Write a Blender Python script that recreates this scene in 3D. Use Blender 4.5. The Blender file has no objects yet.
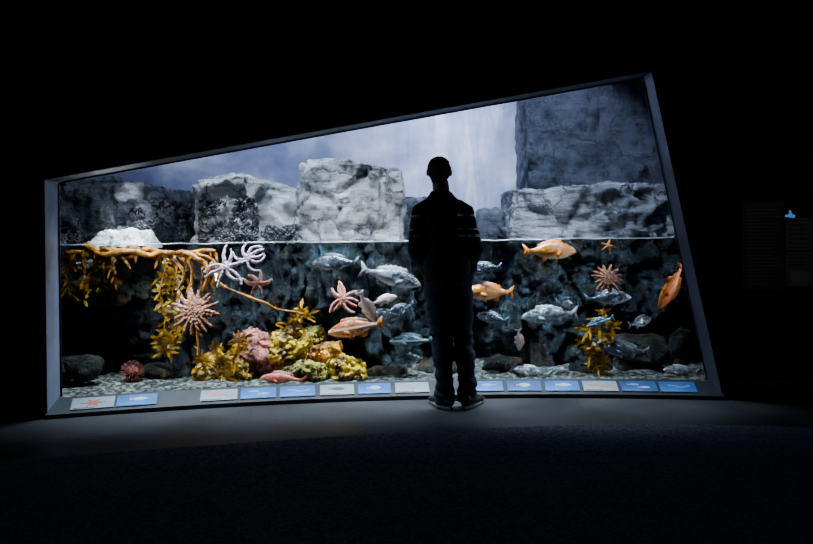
import bpy, bmesh, math, random
from mathutils import Vector, Matrix, noise
from mathutils.bvhtree import BVHTree
C = bpy.context.scene.collection
PI = math.pi
F = 700.0; CX = 406.5; HY = 245.0; CAMZ = 1.15; ROLL = math.radians(0.7)
cr, sr = math.cos(ROLL), math.sin(ROLL)
def unroll(px, py):
    dx, dy = px-CX, HY-py
    return cr*dx+sr*dy, -sr*dx+cr*dy
def at(px, py, Y):
    u, v = unroll(px, py)
    return Vector((u*Y/F, Y, CAMZ+v*Y/F))
GD = 0.16
def Yf(X): return 5.26-0.054*(X-0.55)**2
def Yg(X): return Yf(X)+GD
def on_glass(px, py, off=0.0):
    Y = 5.4
    for _ in range(6):
        p = at(px, py, Y); Y = Yg(p.x)+off
    return at(px, py, Y)
WATER = 1.185
# ------------------------------------------------------------------ materials
def newmat(name):
    m = bpy.data.materials.new(name); m.use_nodes = True
    nt = m.node_tree; nt.nodes.clear()
    out = nt.nodes.new('ShaderNodeOutputMaterial')
    return m, nt, out
def nd(nt, t, **k):
    n = nt.nodes.new(t)
    for a, b in k.items(): setattr(n, a, b)
    return n
def ramp(nt, stops):
    r = nd(nt, 'ShaderNodeValToRGB'); e = r.color_ramp.elements
    while len(e) > 1: e.remove(e[-1])
    e[0].position = stops[0][0]; e[0].color = (*stops[0][1], 1)
    for p, c in stops[1:]:
        x = e.new(p); x.color = (*c, 1)
    return r
def L(nt, a, b): nt.links.new(a, b)
def noise_mat(name, c1, c2, scale=8, rough=.7, bump=.3, detail=6, lo=.35, hi=.65, spec=.3, bscale=None, stretch=None, coat=0, sss=0):
    m, nt, out = newmat(name)
    tc = nd(nt, 'ShaderNodeTexCoord'); src = tc.outputs['Object']
    if stretch:
        mp = nd(nt, 'ShaderNodeMapping'); mp.inputs['Scale'].default_value = stretch; L(nt, src, mp.inputs[0]); src = mp.outputs[0]
    n = nd(nt, 'ShaderNodeTexNoise'); n.inputs['Scale'].default_value = scale; n.inputs['Detail'].default_value = detail
    L(nt, src, n.inputs['Vector'])
    r = ramp(nt, [(lo, c1), (hi, c2)]); L(nt, n.outputs['Fac'], r.inputs[0])
    b = nd(nt, 'ShaderNodeBsdfPrincipled'); L(nt, r.outputs[0], b.inputs['Base Color'])
    b.inputs['Roughness'].default_value = rough; b.inputs['Specular IOR Level'].default_value = spec
    b.inputs['Coat Weight'].default_value = coat; b.inputs['Coat Roughness'].default_value = .15
    if bump:
        n2 = nd(nt, 'ShaderNodeTexNoise'); n2.inputs['Scale'].default_value = bscale or scale*3; n2.inputs['Detail'].default_value = 4
        L(nt, src, n2.inputs['Vector'])
        bp = nd(nt, 'ShaderNodeBump'); bp.inputs['Strength'].default_value = bump; bp.inputs['Distance'].default_value = .02
        L(nt, n2.outputs['Fac'], bp.inputs['Height']); L(nt, bp.outputs[0], b.inputs['Normal'])
    L(nt, b.outputs[0], out.inputs[0]); return m
def mixc(nt, fac, a, b):
    x = nd(nt, 'ShaderNodeMix', data_type='RGBA')
    if hasattr(fac, 'links'): L(nt, fac, x.inputs[0])
    else: x.inputs[0].default_value = fac
    for s, i in ((a, 6), (b, 7)):
        if isinstance(s, tuple): x.inputs[i].default_value = (*s, 1)
        else: L(nt, s, x.inputs[i])
    return x.outputs[2]
def mth(nt, op, a, b=None, clamp=False):
    x = nd(nt, 'ShaderNodeMath', operation=op); x.use_clamp = clamp
    for i, s in enumerate((a, b)):
        if s is None: continue
        if hasattr(s, 'links'): L(nt, s, x.inputs[i])
        else: x.inputs[i].default_value = s
    return x.outputs[0]
def rock_mat(name, dark, light, barn=.5, wet_dim=(.001,.003,.006), wet_lit=(.2,.36,.46), crk=.9, bumpd=.16, blo=.40, bhi=.58, strata=.5):
    m, nt, out = newmat(name)
    g = nd(nt, 'ShaderNodeNewGeometry'); P = g.outputs['Position']
    sep = nd(nt, 'ShaderNodeSeparateXYZ'); L(nt, P, sep.inputs[0])
    n = nd(nt, 'ShaderNodeTexNoise'); n.inputs['Scale'].default_value = 4.2; n.inputs['Detail'].default_value = 13; n.inputs['Roughness'].default_value = .8; n.inputs['Distortion'].default_value = .3; L(nt, P, n.inputs['Vector'])
    mp = nd(nt, 'ShaderNodeMapping'); mp.inputs['Scale'].default_value = (1.5, 1.5, 9); mp.inputs['Rotation'].default_value = (0, .12, 0); L(nt, P, mp.inputs[0])
    st = nd(nt, 'ShaderNodeTexNoise'); st.inputs['Scale'].default_value = 1.6; st.inputs['Detail'].default_value = 9; st.inputs['Roughness'].default_value = .7; L(nt, mp.outputs[0], st.inputs['Vector'])
    fmx = nd(nt, 'ShaderNodeMix'); fmx.inputs[0].default_value = strata; L(nt, n.outputs['Fac'], fmx.inputs[2]); L(nt, st.outputs['Fac'], fmx.inputs[3]); nf = fmx.outputs[0]
    r = ramp(nt, [(blo, dark), ((blo+bhi)/2, tuple(.35*a+.65*b for a, b in zip(dark, light))), (bhi, light)]); L(nt, nf, r.inputs[0])
    nw = nd(nt, 'ShaderNodeTexNoise'); nw.inputs['Scale'].default_value = 3; nw.inputs['Detail'].default_value = 10; nw.inputs['Roughness'].default_value = .65; L(nt, P, nw.inputs['Vector'])
    va = nd(nt, 'ShaderNodeVectorMath', operation='SCALE'); L(nt, nw.outputs['Color'], va.inputs[0]); va.inputs['Scale'].default_value = .6
    vb = nd(nt, 'ShaderNodeVectorMath', operation='ADD'); L(nt, P, vb.inputs[0]); L(nt, va.outputs[0], vb.inputs[1])
    vc = nd(nt, 'ShaderNodeTexVoronoi', feature='DISTANCE_TO_EDGE'); vc.inputs['Scale'].default_value = 2.0; L(nt, vb.outputs[0], vc.inputs['Vector'])
    crack = mth(nt, 'MULTIPLY', vc.outputs['Distance'], 20, True)
    n3 = nd(nt, 'ShaderNodeTexNoise'); n3.inputs['Scale'].default_value = 2.6; n3.inputs['Detail'].default_value = 8; L(nt, P, n3.inputs['Vector'])
    cf = mth(nt, 'MULTIPLY', mth(nt, 'SUBTRACT', 1, crack), mth(nt, 'MULTIPLY', mth(nt, 'MULTIPLY', mth(nt, 'SUBTRACT', nf, .44), 10, True), crk))
    dry = mixc(nt, cf, r.outputs[0], tuple(.1*x for x in dark))
    v = nd(nt, 'ShaderNodeTexVoronoi'); v.inputs['Scale'].default_value = 44; L(nt, P, v.inputs['Vector'])
    sp = mth(nt, 'GREATER_THAN', v.outputs['Distance'], .5)
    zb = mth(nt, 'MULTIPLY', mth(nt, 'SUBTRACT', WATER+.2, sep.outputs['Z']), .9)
    patch = mth(nt, 'ADD', mth(nt, 'SUBTRACT', n3.outputs['Fac'], 1-barn), zb)
    patch = mth(nt, 'MULTIPLY', patch, 12, True)
    col_b = mixc(nt, sp, (.006, .007, .01), (.34, .36, .4))
    above = mixc(nt, patch, dry, col_b)
    # wet zone: algae crust, fissures; water's dimming and blue light put into the colour
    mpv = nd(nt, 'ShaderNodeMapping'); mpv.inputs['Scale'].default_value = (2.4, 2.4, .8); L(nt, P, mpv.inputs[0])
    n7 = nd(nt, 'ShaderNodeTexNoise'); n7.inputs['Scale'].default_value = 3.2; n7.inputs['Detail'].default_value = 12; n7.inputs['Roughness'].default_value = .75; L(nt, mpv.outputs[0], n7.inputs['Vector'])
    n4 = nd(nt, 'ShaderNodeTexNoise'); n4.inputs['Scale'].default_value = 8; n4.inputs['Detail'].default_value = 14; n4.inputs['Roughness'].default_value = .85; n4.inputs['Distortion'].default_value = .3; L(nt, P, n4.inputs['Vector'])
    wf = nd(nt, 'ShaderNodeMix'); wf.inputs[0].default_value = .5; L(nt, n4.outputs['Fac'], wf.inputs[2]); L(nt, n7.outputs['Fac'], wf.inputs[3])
    r2 = ramp(nt, [(.46, wet_dim), (.53, tuple(.12*x for x in wet_lit)), (.6, tuple(.45*x for x in wet_lit)), (.66, wet_lit)]); L(nt, wf.outputs[0], r2.inputs[0])
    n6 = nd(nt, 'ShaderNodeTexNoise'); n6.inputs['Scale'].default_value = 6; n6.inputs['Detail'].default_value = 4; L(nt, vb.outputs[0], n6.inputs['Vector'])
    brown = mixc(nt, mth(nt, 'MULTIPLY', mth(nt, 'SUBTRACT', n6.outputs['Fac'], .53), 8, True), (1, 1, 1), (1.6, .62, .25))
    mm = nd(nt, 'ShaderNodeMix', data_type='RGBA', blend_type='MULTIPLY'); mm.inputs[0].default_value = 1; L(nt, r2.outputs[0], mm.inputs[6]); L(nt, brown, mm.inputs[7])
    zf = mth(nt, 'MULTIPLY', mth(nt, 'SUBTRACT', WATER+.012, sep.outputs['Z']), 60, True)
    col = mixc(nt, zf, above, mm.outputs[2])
    b = nd(nt, 'ShaderNodeBsdfPrincipled'); L(nt, col, b.inputs['Base Color']); b.inputs['Roughness'].default_value = .5; b.inputs['Specular IOR Level'].default_value = .25
    hb = mth(nt, 'ADD', mth(nt, 'ADD', nf, mth(nt, 'MULTIPLY', wf.outputs[0], 1.1)), mth(nt, 'MULTIPLY', cf, -.4))
    bp = nd(nt, 'ShaderNodeBump'); bp.inputs['Strength'].default_value = 1; bp.inputs['Distance'].default_value = bumpd
    L(nt, hb, bp.inputs['Height']); L(nt, bp.outputs[0], b.inputs['Normal'])
    L(nt, b.outputs[0], out.inputs[0]); return m
def fish_mat(name, back, side, belly, spot, spot_amt=.5, stripe=None, rough=.25, metal=.25):
    m, nt, out = newmat(name)
    tc = nd(nt, 'ShaderNodeTexCoord'); sep = nd(nt, 'ShaderNodeSeparateXYZ'); L(nt, tc.outputs['Object'], sep.inputs[0])
    n = nd(nt, 'ShaderNodeTexNoise'); n.inputs['Scale'].default_value = 9; n.inputs['Detail'].default_value = 8; n.inputs['Roughness'].default_value = .7; L(nt, tc.outputs['Object'], n.inputs['Vector'])
    z = mth(nt, 'ADD', mth(nt, 'ADD', mth(nt, 'MULTIPLY', sep.outputs['Z'], 3.2), .5), mth(nt, 'MULTIPLY', mth(nt, 'SUBTRACT', n.outputs['Fac'], .5), 1.0))
    r = ramp(nt, [(.08, belly), (.36, side), (.55, side), (.8, back)]); L(nt, z, r.inputs[0])
    f = mth(nt, 'MULTIPLY', mth(nt, 'MULTIPLY', mth(nt, 'SUBTRACT', n.outputs['Fac'], .5), 9, True), spot_amt)
    col = mixc(nt, f, r.outputs[0], spot)
    if stripe:
        d = mth(nt, 'ABSOLUTE', mth(nt, 'SUBTRACT', sep.outputs['Z'], .015))
        s = mth(nt, 'MULTIPLY', mth(nt, 'SUBTRACT', .024, d), 90, True)
        col = mixc(nt, s, col, stripe)
    v = nd(nt, 'ShaderNodeTexVoronoi'); v.inputs['Scale'].default_value = 60; L(nt, tc.outputs['Object'], v.inputs['Vector'])
    b = nd(nt, 'ShaderNodeBsdfPrincipled'); L(nt, col, b.inputs['Base Color']); b.inputs['Roughness'].default_value = rough; b.inputs['Metallic'].default_value = metal
    b.inputs['Specular IOR Level'].default_value = .7; b.inputs['Coat Weight'].default_value = .7; b.inputs['Coat Roughness'].default_value = .12
    bp = nd(nt, 'ShaderNodeBump'); bp.inputs['Strength'].default_value = .5; bp.inputs['Distance'].default_value = .008
    L(nt, v.outputs['Distance'], bp.inputs['Height']); L(nt, bp.outputs[0], b.inputs['Normal'])
    L(nt, b.outputs[0], out.inputs[0]); return m
# ------------------------------------------------------------------ objects
def tag(o, label=None, cat=None, group=None, kind=None):
    if label: o['label'] = label
    if cat: o['category'] = cat
    if group: o['group'] = group
    if kind: o['kind'] = kind
    return o
def empty(name, loc, label=None, cat=None, group=None):
    o = bpy.data.objects.new(name, None); C.objects.link(o); o.location = loc; o.empty_display_size = .05
    return tag(o, label, cat, group)
def build(name, bm, mats, parent=None, smooth=True, recalc=True):
    if recalc: bmesh.ops.recalc_face_normals(bm, faces=bm.faces)
    me = bpy.data.meshes.new(name); bm.to_mesh(me); bm.free()
    if not isinstance(mats, (list, tuple)): mats = [mats]
    for m in mats: me.materials.append(m)
    if smooth:
        for p in me.polygons: p.use_smooth = True
    o = bpy.data.objects.new(name, me); C.objects.link(o)
    if parent: o.parent = parent
    return o
def remesh(o, voxel, it=4, fac=.5):
    a = o.modifiers.new('r', 'REMESH'); a.mode = 'VOXEL'; a.voxel_size = voxel; a.use_smooth_shade = True
    if it:
        s = o.modifiers.new('s', 'SMOOTH'); s.iterations = it; s.factor = fac
    dg = bpy.context.evaluated_depsgraph_get(); dg.update()
    me = bpy.data.meshes.new_from_object(o.evaluated_get(dg))
    mats = list(o.data.materials); o.modifiers.clear(); o.data = me
    me.materials.clear()
    for m in mats: me.materials.append(m)
    for p in me.polygons: p.use_smooth = True; p.material_index = 0
    return o
def copy_tree(o, parent=None):
    c = o.copy(); C.objects.link(c); c.parent = parent
    for ch in list(o.children): copy_tree(ch, c)
    return c
def tube(bm, pts, radii, seg=12, side=Vector((1,0,0)), mi=0):
    pts = [Vector(p) for p in pts]; rings = []
    for i, p in enumerate(pts):
        t = (pts[min(i+1, len(pts)-1)]-pts[max(i-1, 0)]).normalized()
        s = Vector(side); u = s-t*s.dot(t)
        if u.length < .05:
            s = Vector((0,1,.3)); u = s-t*s.dot(t)
        u.normalize(); v = t.cross(u)
        r = radii[i] if isinstance(radii, (list, tuple)) else radii
        if not isinstance(r, (list, tuple)): r = (r, r)
        rings.append([bm.verts.new(p+u*r[0]*math.cos(a)+v*r[1]*math.sin(a)) for a in (2*PI*k/seg for k in range(seg))])
    for a, b in zip(rings, rings[1:]):
        for k in range(seg):
            f = bm.faces.new((a[k], a[(k+1)%seg], b[(k+1)%seg], b[k])); f.material_index = mi
    for rr in (rings[0][::-1], rings[-1]):
        f = bm.faces.new(rr); f.material_index = mi
def ell(bm, c, r, seg=20, rot=None):
    M = Matrix.Translation(Vector(c))
    if rot is not None: M = M @ rot
    M = M @ Matrix.Diagonal((r[0], r[1], r[2], 1))
    bmesh.ops.create_uvsphere(bm, u_segments=seg, v_segments=seg//2+2, radius=1, matrix=M)
def box(bm, lo, hi, mi=0):
    lo, hi = Vector(lo), Vector(hi)
    M = Matrix.Translation((lo+hi)/2) @ Matrix.Diagonal((*(hi-lo), 1))
    r = bmesh.ops.create_cube(bm, size=1, matrix=M)
    for v in r['verts']:
        for f in v.link_faces: f.material_index = mi
def plate(bm, pts, th, M=Matrix.Identity(4)):
    a = [bm.verts.new(M @ Vector((x, -th/2, z))) for x, z in pts]
    b = [bm.verts.new(M @ Vector((x, th/2, z))) for x, z in pts]
    bm.faces.new(a); bm.faces.new(b[::-1]); n = len(pts)
    for i in range(n): bm.faces.new((a[i], b[i], b[(i+1)%n], a[(i+1)%n]))

# ------------------------------------------------------------------ room shell
M_wall = noise_mat('dark_wall_paint', (.007,.007,.008), (.01,.01,.011), 6, .9, .1)
M_ceil = noise_mat('black_ceiling', (.008,.008,.009), (.012,.012,.013), 6, .95, 0)
M_trim = noise_mat('shaded_frame_paint', (.042,.044,.07), (.055,.058,.09), 5, .5, .05)  # one white frame; tank light and shade put into separate tones
M_trimr = noise_mat('shaded_right_frame_paint', (.05,.053,.085), (.062,.066,.105), 5, .45, .05)
M_trimw = noise_mat('lit_frame_paint', (.24,.26,.36), (.3,.33,.44), 5, .45, .05)  # left jamb toned brighter, its glow put into the colour
M_floor = noise_mat('patchy_lit_concrete', (.014,.017,.021), (.055,.061,.068), 1.3, .45, .3, bscale=50, detail=9)  # broad noise puts patchy tank light into the concrete colour
M_carpet = noise_mat('navy_carpet', (.016,.022,.042), (.12,.135,.2), 70, .95, .6, bscale=140, detail=8)
M_wood = noise_mat('reddish_wood_base', (.06,.02,.01), (.1,.03,.015), 4, .5, .1, stretch=(1,1,8))
M_ledge = noise_mat('grey_ledge_laminate', (.01,.013,.019), (.018,.021,.03), 12, .45, .05)
XL, XT, XR = -2.454, 1.82, 2.285
def ztop(X):
    y = Yf(X); u = F*X/y
    v = 69.4+(u+358.7)*0.1665
    return CAMZ+v*y/F
ZT = ztop(XT)
def zopen(X): return ztop(X) if X <= XT else ZT*(XR-X)/(XR-XT)
XW = 4.6
bm = bmesh.new()
def strip(xs, zf):
    prev = None
    for x in xs:
        y = Yf(x); z0 = zf(x)
        col = [bm.verts.new((x, y, z0+(3.6-z0)*k/4)) for k in range(5)]
        if prev:
            for k in range(4): bm.faces.new((prev[k], col[k], col[k+1], prev[k+1]))
        prev = col
lin = lambda a, b, n: [a+(b-a)*i/n for i in range(n+1)]
strip(lin(-XW, XL, 16), lambda x: 0)
strip(lin(XL, XT, 40)+lin(XT, XR, 12)[1:], lambda x: max(zopen(x), 0.0))
strip(lin(XR, XW, 16), lambda x: 0)
tag(build('wall_front', bm, M_wall, recalc=False), kind='structure')
bm = bmesh.new(); box(bm, (-6, -2.5, -.1), (6, 9, 0)); tag(build('floor', bm, M_floor, smooth=False), kind='structure')
bm = bmesh.new(); xs = lin(-5.5, 5.5, 60)
top = [bm.verts.new((x, 4.3-.045*(x-.6)**2+.14*math.sin(x*.8), .006)) for x in xs]
bot = [bm.verts.new((x, -2.4, .006)) for x in xs]
for i in range(60): bm.faces.new((bot[i], bot[i+1], top[i+1], top[i]))
tag(build('floor_carpet', bm, M_carpet, smooth=False), kind='structure')
bm = bmesh.new(); box(bm, (-6, -2.5, 3.6), (6, 9, 3.7)); tag(build('ceiling', bm, M_ceil, smooth=False), kind='structure')
for nm, a, b in (('wall_left', (-XW-.1, -2.5, 0), (-XW, 9, 3.6)), ('wall_right', (XW, -2.5, 0), (XW+.1, 9, 3.6)), ('wall_rear', (-XW, -2.5, 0), (XW, -2.4, 3.6))):
    bm = bmesh.new(); box(bm, a, b); tag(build(nm, bm, M_wall, smooth=False), kind='structure')
def base(nm, x0, x1):
    bm = bmesh.new(); xs = lin(x0, x1, 14); pr = None
    for x in xs:
        y = Yf(x)
        c = [bm.verts.new(p) for p in ((x, y-.001, 0), (x, y-.025, 0), (x, y-.025, .13), (x, y-.012, .15), (x, y-.001, .15))]
        if pr:
            for k in range(4): bm.faces.new((pr[k], c[k], c[k+1], pr[k+1]))
        pr = c
    tag(build(nm, bm, M_wood), kind='structure')
base('baseboard_left', -XW, XL-.07); base('baseboard_right', XR+.07, XW)
def reveal(nm, path, lip, mt):
    bm = bmesh.new(); pr = None
    for X, z in path:
        y = Yf(X); lx, lz = lip
        c = [bm.verts.new(p) for p in ((X, Yg(X)+.03, z), (X, y-.015, z), (X+lx, y-.015, z+lz), (X+lx, y, z+lz), (X+lx, Yg(X)+.03, z+lz))]
        if pr:
            for k in range(5): bm.faces.new((pr[k], c[k], c[(k+1)%5], pr[(k+1)%5]))
        else: bm.faces.new(c)
        pr = c
    bm.faces.new(pr)
    tag(build(nm, bm, mt, smooth=False), kind='structure')
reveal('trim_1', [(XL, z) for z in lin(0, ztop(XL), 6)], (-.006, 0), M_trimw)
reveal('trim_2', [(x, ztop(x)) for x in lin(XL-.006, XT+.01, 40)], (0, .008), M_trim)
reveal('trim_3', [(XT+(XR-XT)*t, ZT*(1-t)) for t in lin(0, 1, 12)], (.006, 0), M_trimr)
M_seal = noise_mat('black_silicone_seal', (.01,.01,.012), (.02,.02,.022), 10, .4, 0)
bm = bmesh.new()
loop = [(XL+.006, z) for z in lin(.11, ztop(XL)-.006, 6)]+[(x, ztop(x)-.006) for x in lin(XL+.05, XT, 30)]+[(XT+(XR-.03-XT)*t-.006, ZT+(.11-ZT)*t) for t in lin(.02, 1, 10)]
tube(bm, [(x, Yg(x)+.005, z) for x, z in loop], .006, 6, side=(0,1,0))
tag(build('window_1', bm, M_seal), kind='structure')
bm = bmesh.new(); pr = None
LO = -.05; LB = GD-.01
for x in lin(XL, XR, 50):
    y = Yf(x)
    c = [bm.verts.new(p) for p in ((x, y+LO, 0), (x, y+LO, .03), (x, y+LB-.015, .106), (x, y+LB, .106), (x, y+LB, 0))]
    if pr:
        for k in range(5): bm.faces.new((pr[k], c[k], c[(k+1)%5], pr[(k+1)%5]))
    else: bm.faces.new(c)
    pr = c
bm.faces.new(pr)
tag(build('window_ledge', bm, M_ledge, smooth=False), 'long low grey sloping ledge curving along the foot of the tank window', 'ledge')

# ------------------------------------------------------------------ tank interior
m, nt, out = newmat('painted_sky_backdrop')
g = nd(nt, 'ShaderNodeNewGeometry')
mp = nd(nt, 'ShaderNodeMapping'); mp.inputs['Scale'].default_value = (1, 1, 1.3); mp.inputs['Rotation'].default_value = (0, .35, 0); L(nt, g.outputs['Position'], mp.inputs[0])
n = nd(nt, 'ShaderNodeTexNoise'); n.inputs['Scale'].default_value = 1.3; n.inputs['Detail'].default_value = 8; n.inputs['Roughness'].default_value = .55; n.inputs['Distortion'].default_value = .3; L(nt, mp.outputs[0], n.inputs['Vector'])
mp2 = nd(nt, 'ShaderNodeMapping'); mp2.inputs['Scale'].default_value = (4.2, 1, .7); L(nt, g.outputs['Position'], mp2.inputs[0])
ns = nd(nt, 'ShaderNodeTexNoise'); ns.inputs['Scale'].default_value = 1.5; ns.inputs['Detail'].default_value = 6; ns.inputs['Distortion'].default_value = .8; L(nt, mp2.outputs[0], ns.inputs['Vector'])
sx = nd(nt, 'ShaderNodeSeparateXYZ'); L(nt, g.outputs['Position'], sx.inputs[0])
near = mth(nt, 'MULTIPLY', mth(nt, 'SUBTRACT', 1, mth(nt, 'MULTIPLY', mth(nt, 'ABSOLUTE', mth(nt, 'SUBTRACT', sx.outputs['X'], .6)), .6), True), .5)
fm = nd(nt, 'ShaderNodeMix'); L(nt, near, fm.inputs[0]); L(nt, n.outputs['Fac'], fm.inputs[2]); L(nt, ns.outputs['Fac'], fm.inputs[3])
r = ramp(nt, [(.3, (.17,.2,.38)), (.5, (.36,.42,.64)), (.68, (.8,.85,1.0))]); L(nt, fm.outputs[0], r.inputs[0])
b = nd(nt, 'ShaderNodeBsdfPrincipled'); b.inputs['Roughness'].default_value = .9; L(nt, r.outputs[0], b.inputs['Base Color']); L(nt, b.outputs[0], out.inputs[0]); M_sky = m
bm = bmesh.new(); pr = None
for x in lin(-4.5, 4.2, 40):
    c = [bm.verts.new((x, 8.45-.008*x*x, z)) for z in (0, 1, 2, 3.5)]
    if pr:
        for k in range(3): bm.faces.new((pr[k], c[k], c[k+1], pr[k+1]))
    pr = c
tag(build('wall_backdrop', bm, M_sky), kind='structure')
M_gravel = noise_mat('dark_mixed_gravel', (.01,.011,.011), (.26,.26,.22), 26, .8, 1, lo=.45, hi=.72, detail=9, bscale=60)
bm = bmesh.new(); nx, ny = 200, 34; grid = []
for j in range(ny+1):
    row = []
    for i in range(nx+1):
        x = -3.6+7.0*i/nx; y0 = Yg(max(min(x, XR), XL))+.005; y = y0+(7.0-y0)*j/ny
        v3 = noise.voronoi(Vector((x*11, y*11, 3)))[0][0]
        row.append(bm.verts.new((x, y, .075+.03*noise.noise(Vector((x*3, y*3, 1)))+(.035*(.5-v3) if j else 0))))
    grid.append(row)
for j in range(ny):
    for i in range(nx): bm.faces.new((grid[j][i], grid[j][i+1], grid[j+1][i+1], grid[j+1][i]))
tag(build('gravel_bed', bm, M_gravel), 'mixed gravel covering the bottom of the tank', 'gravel', kind='stuff')

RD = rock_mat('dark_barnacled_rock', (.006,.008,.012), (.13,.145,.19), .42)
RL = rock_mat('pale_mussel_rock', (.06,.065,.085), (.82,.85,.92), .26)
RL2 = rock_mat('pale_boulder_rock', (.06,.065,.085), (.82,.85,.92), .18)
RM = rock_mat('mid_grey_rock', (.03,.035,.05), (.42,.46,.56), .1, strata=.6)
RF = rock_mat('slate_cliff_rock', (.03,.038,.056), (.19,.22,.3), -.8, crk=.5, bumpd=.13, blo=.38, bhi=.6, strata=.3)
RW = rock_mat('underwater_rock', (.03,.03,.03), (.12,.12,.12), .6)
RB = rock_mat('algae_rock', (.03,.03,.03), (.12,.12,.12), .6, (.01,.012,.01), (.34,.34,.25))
def disp(p, seed, rough):
    q = p+Vector((seed*7.3, seed*3.1, seed*1.7))
    d = noise.fractal(q*1.6, .9, 2.1, 5)*.10
    vd = noise.voronoi(Vector((q.x*2.1, q.y*2.1, q.z*1.5)))[0]
    e = vd[1]-vd[0]
    d -= .07*max(0, 1-e/.16)
    d += noise.noise(q*6)*.018
    return d*rough
def rock(name, label, c, h, mat, seed=1, boxy=.65, rough=1., cuts=34, taper=.12, lean=0., cat='rock', group=None, skew=0., planes=0, pc=(.74,.9), cellamp=.07):
    rnd = random.Random(seed*13+1)
    bm = bmesh.new(); bmesh.ops.create_cube(bm, size=2)
    bmesh.ops.subdivide_edges(bm, edges=bm.edges[:], cuts=cuts, use_grid_fill=True)
    h = Vector(h); c = Vector(c); PL = []
    for i in range(planes):
        n_ = Vector((rnd.gauss(0, 1), rnd.gauss(-.6, .7), rnd.gauss(.3, .6))).normalized()
        s_ = abs(n_.x)*h.x+abs(n_.y)*h.y+abs(n_.z)*h.z
        PL.append((n_, s_*rnd.uniform(*pc)))
    for v in bm.verts:
        p = v.co.copy(); s = p.normalized()
        q = p.lerp(s*1.12, 1-boxy)
        k = 1-taper*(q.z+1)/2
        w = Vector((q.x*h.x*k+lean*h.z*q.z, q.y*h.y*k, q.z*h.z+skew*q.x*(q.z+1)/2))
        for n_, d_ in PL:
            e = w.dot(n_)-d_
            if e > 0: w = w-n_*e
        n_ = Vector((s.x/h.x, s.y/h.y, s.z/h.z)).normalized()
        if planes:
            g_ = w+c+Vector((seed*3., 0, 0))
            V = noise.voronoi(Vector((g_.x*2.2+g_.z*.6+.15*noise.noise(g_*4), g_.y*2.2, g_.z*2.8-g_.x*.4+.15*noise.noise(g_*4+Vector((5,0,0))))))
            vd = V[0]; cell = noise.noise(V[1][0]*5.3)
            dd = -.04*max(0, 1-(vd[1]-vd[0])/.07)+noise.fractal(g_*6, .65, 2.2, 6)*.04+cell*cellamp+noise.noise(g_*1.8)*.05
            sub = max(0, min(1, (WATER-.03-(w+c).z)*8))
            if sub > 0: dd += sub*(.10*noise.fractal(Vector((g_.x*3.4, g_.y*3.4, g_.z*2.4)), .65, 2.2, 6)+cell*.10-.12*max(0, .12-abs(noise.noise(Vector((g_.x*2.6, 0, g_.z*.8)))))/.12)
            w += n_*dd*rough
        else: w += n_*disp(w+c, seed, rough)
        v.co = w
    o = build(name, bm, mat); o.location = c
    return tag(o, label, cat, group)
def rock_px(label, x0, x1, ytop, Y, depth, mat, zbot=.03, **k):
    a = at(x0, ytop, Y); b = at(x1, ytop, Y)
    zt = (a.z+b.z)/2
    k.setdefault('planes', 18); k.setdefault('boxy', .9); k.setdefault('cuts', 58); k.setdefault('pc', (.8,.95))
    return rock('rock', label, ((a.x+b.x)/2, Y+depth*.6, (zt+zbot)/2), ((b.x-a.x)/2, depth, (zt-zbot)/2), mat, group='rocks rising above the water', **k)
rk1 = rock_px('dark barnacle-covered rock standing above the water at the left end of the tank', 20, 204, 178, 6.15, .42, RD, seed=2, taper=.2, skew=-.1)
rk2 = rock_px('pale rock with a dark barnacle patch, left neighbour of the tallest boxy boulder', 188, 308, 174, 6.1, .36, RL, seed=3, taper=.14, skew=-.13)
rock_px('big boxy whitish boulder rising highest left of the standing person', 290, 406, 155, 6.15, .38, RL2, seed=5, taper=.12, pc=(.82,.95), skew=.03)
rock_px('small dark rock showing just above the water behind the person', 388, 432, 192, 6.6, .3, RM, seed=6, cuts=28)
rock_px('low greenish rock just above the water to the right of the person', 472, 520, 207, 6.7, .3, RM, seed=7, cuts=28, taper=.4)
a = at(526, 80, 7.3); b = at(705, 80, 7.3)
rock('rock_cliff', 'tall dark slate cliff filling the upper right of the tank', ((a.x+b.x)/2, 7.6, 1.9), ((b.x-a.x)/2, .42, 1.3), RF, seed=9, boxy=1, rough=1.1, taper=.0, cuts=54, planes=7, pc=(.88,.97), cellamp=.06)
rock_px('broad grey ledge rock lying at the water line below the tall cliff', 498, 698, 185, 6.35, .42, RM, seed=12, taper=.1, pc=(.86,.97), skew=.02, cuts=64, cellamp=.05)
bm = bmesh.new(); nx, nz = 260, 70; grid = []
for j in range(nz+2):
    row = []
    for i in range(nx+1):
        x = -4.3+7.9*i/nx; jj = min(j, nz); z = .03+1.12*jj/nz
        wq = Vector((x*4, 3, z*4))
        V = noise.voronoi(Vector((x*2.6+z*.7+.3*noise.noise(wq), 3, z*2.6-x*.3+.3*noise.noise(wq+Vector((7,0,0))))))
        y = 6.5-.9*disp(Vector((x*1.2, 3, z*.8)), 21, 2.2)-.22*noise.noise(V[1][0]*3.7)-.15*noise.fractal(Vector((x*4, 7, z*3)), .65, 2.2, 6)
        z += .05*noise.noise(Vector((x*2, 5, 0)))*(jj/nz)
        if j == nz+1: y = 7.7
        row.append(bm.verts.new((x, y, z)))
    grid.append(row)
for j in range(nz+1):
    for i in range(nx): bm.faces.new((grid[j][i], grid[j][i+1], grid[j+1][i+1], grid[j+1][i]))
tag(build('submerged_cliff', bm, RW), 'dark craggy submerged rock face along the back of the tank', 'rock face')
M_mus = noise_mat('blue_black_mussel', (.006,.008,.012), (.05,.056,.07), 30, .3, .2)
tb = bmesh.new(); bmesh.ops.create_icosphere(tb, subdivisions=1, radius=1); tb.verts.ensure_lookup_table()
TV = [v.co.copy() for v in tb.verts]; TF = [tuple(v.index for v in f.verts) for f in tb.faces]; tb.free()
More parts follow.
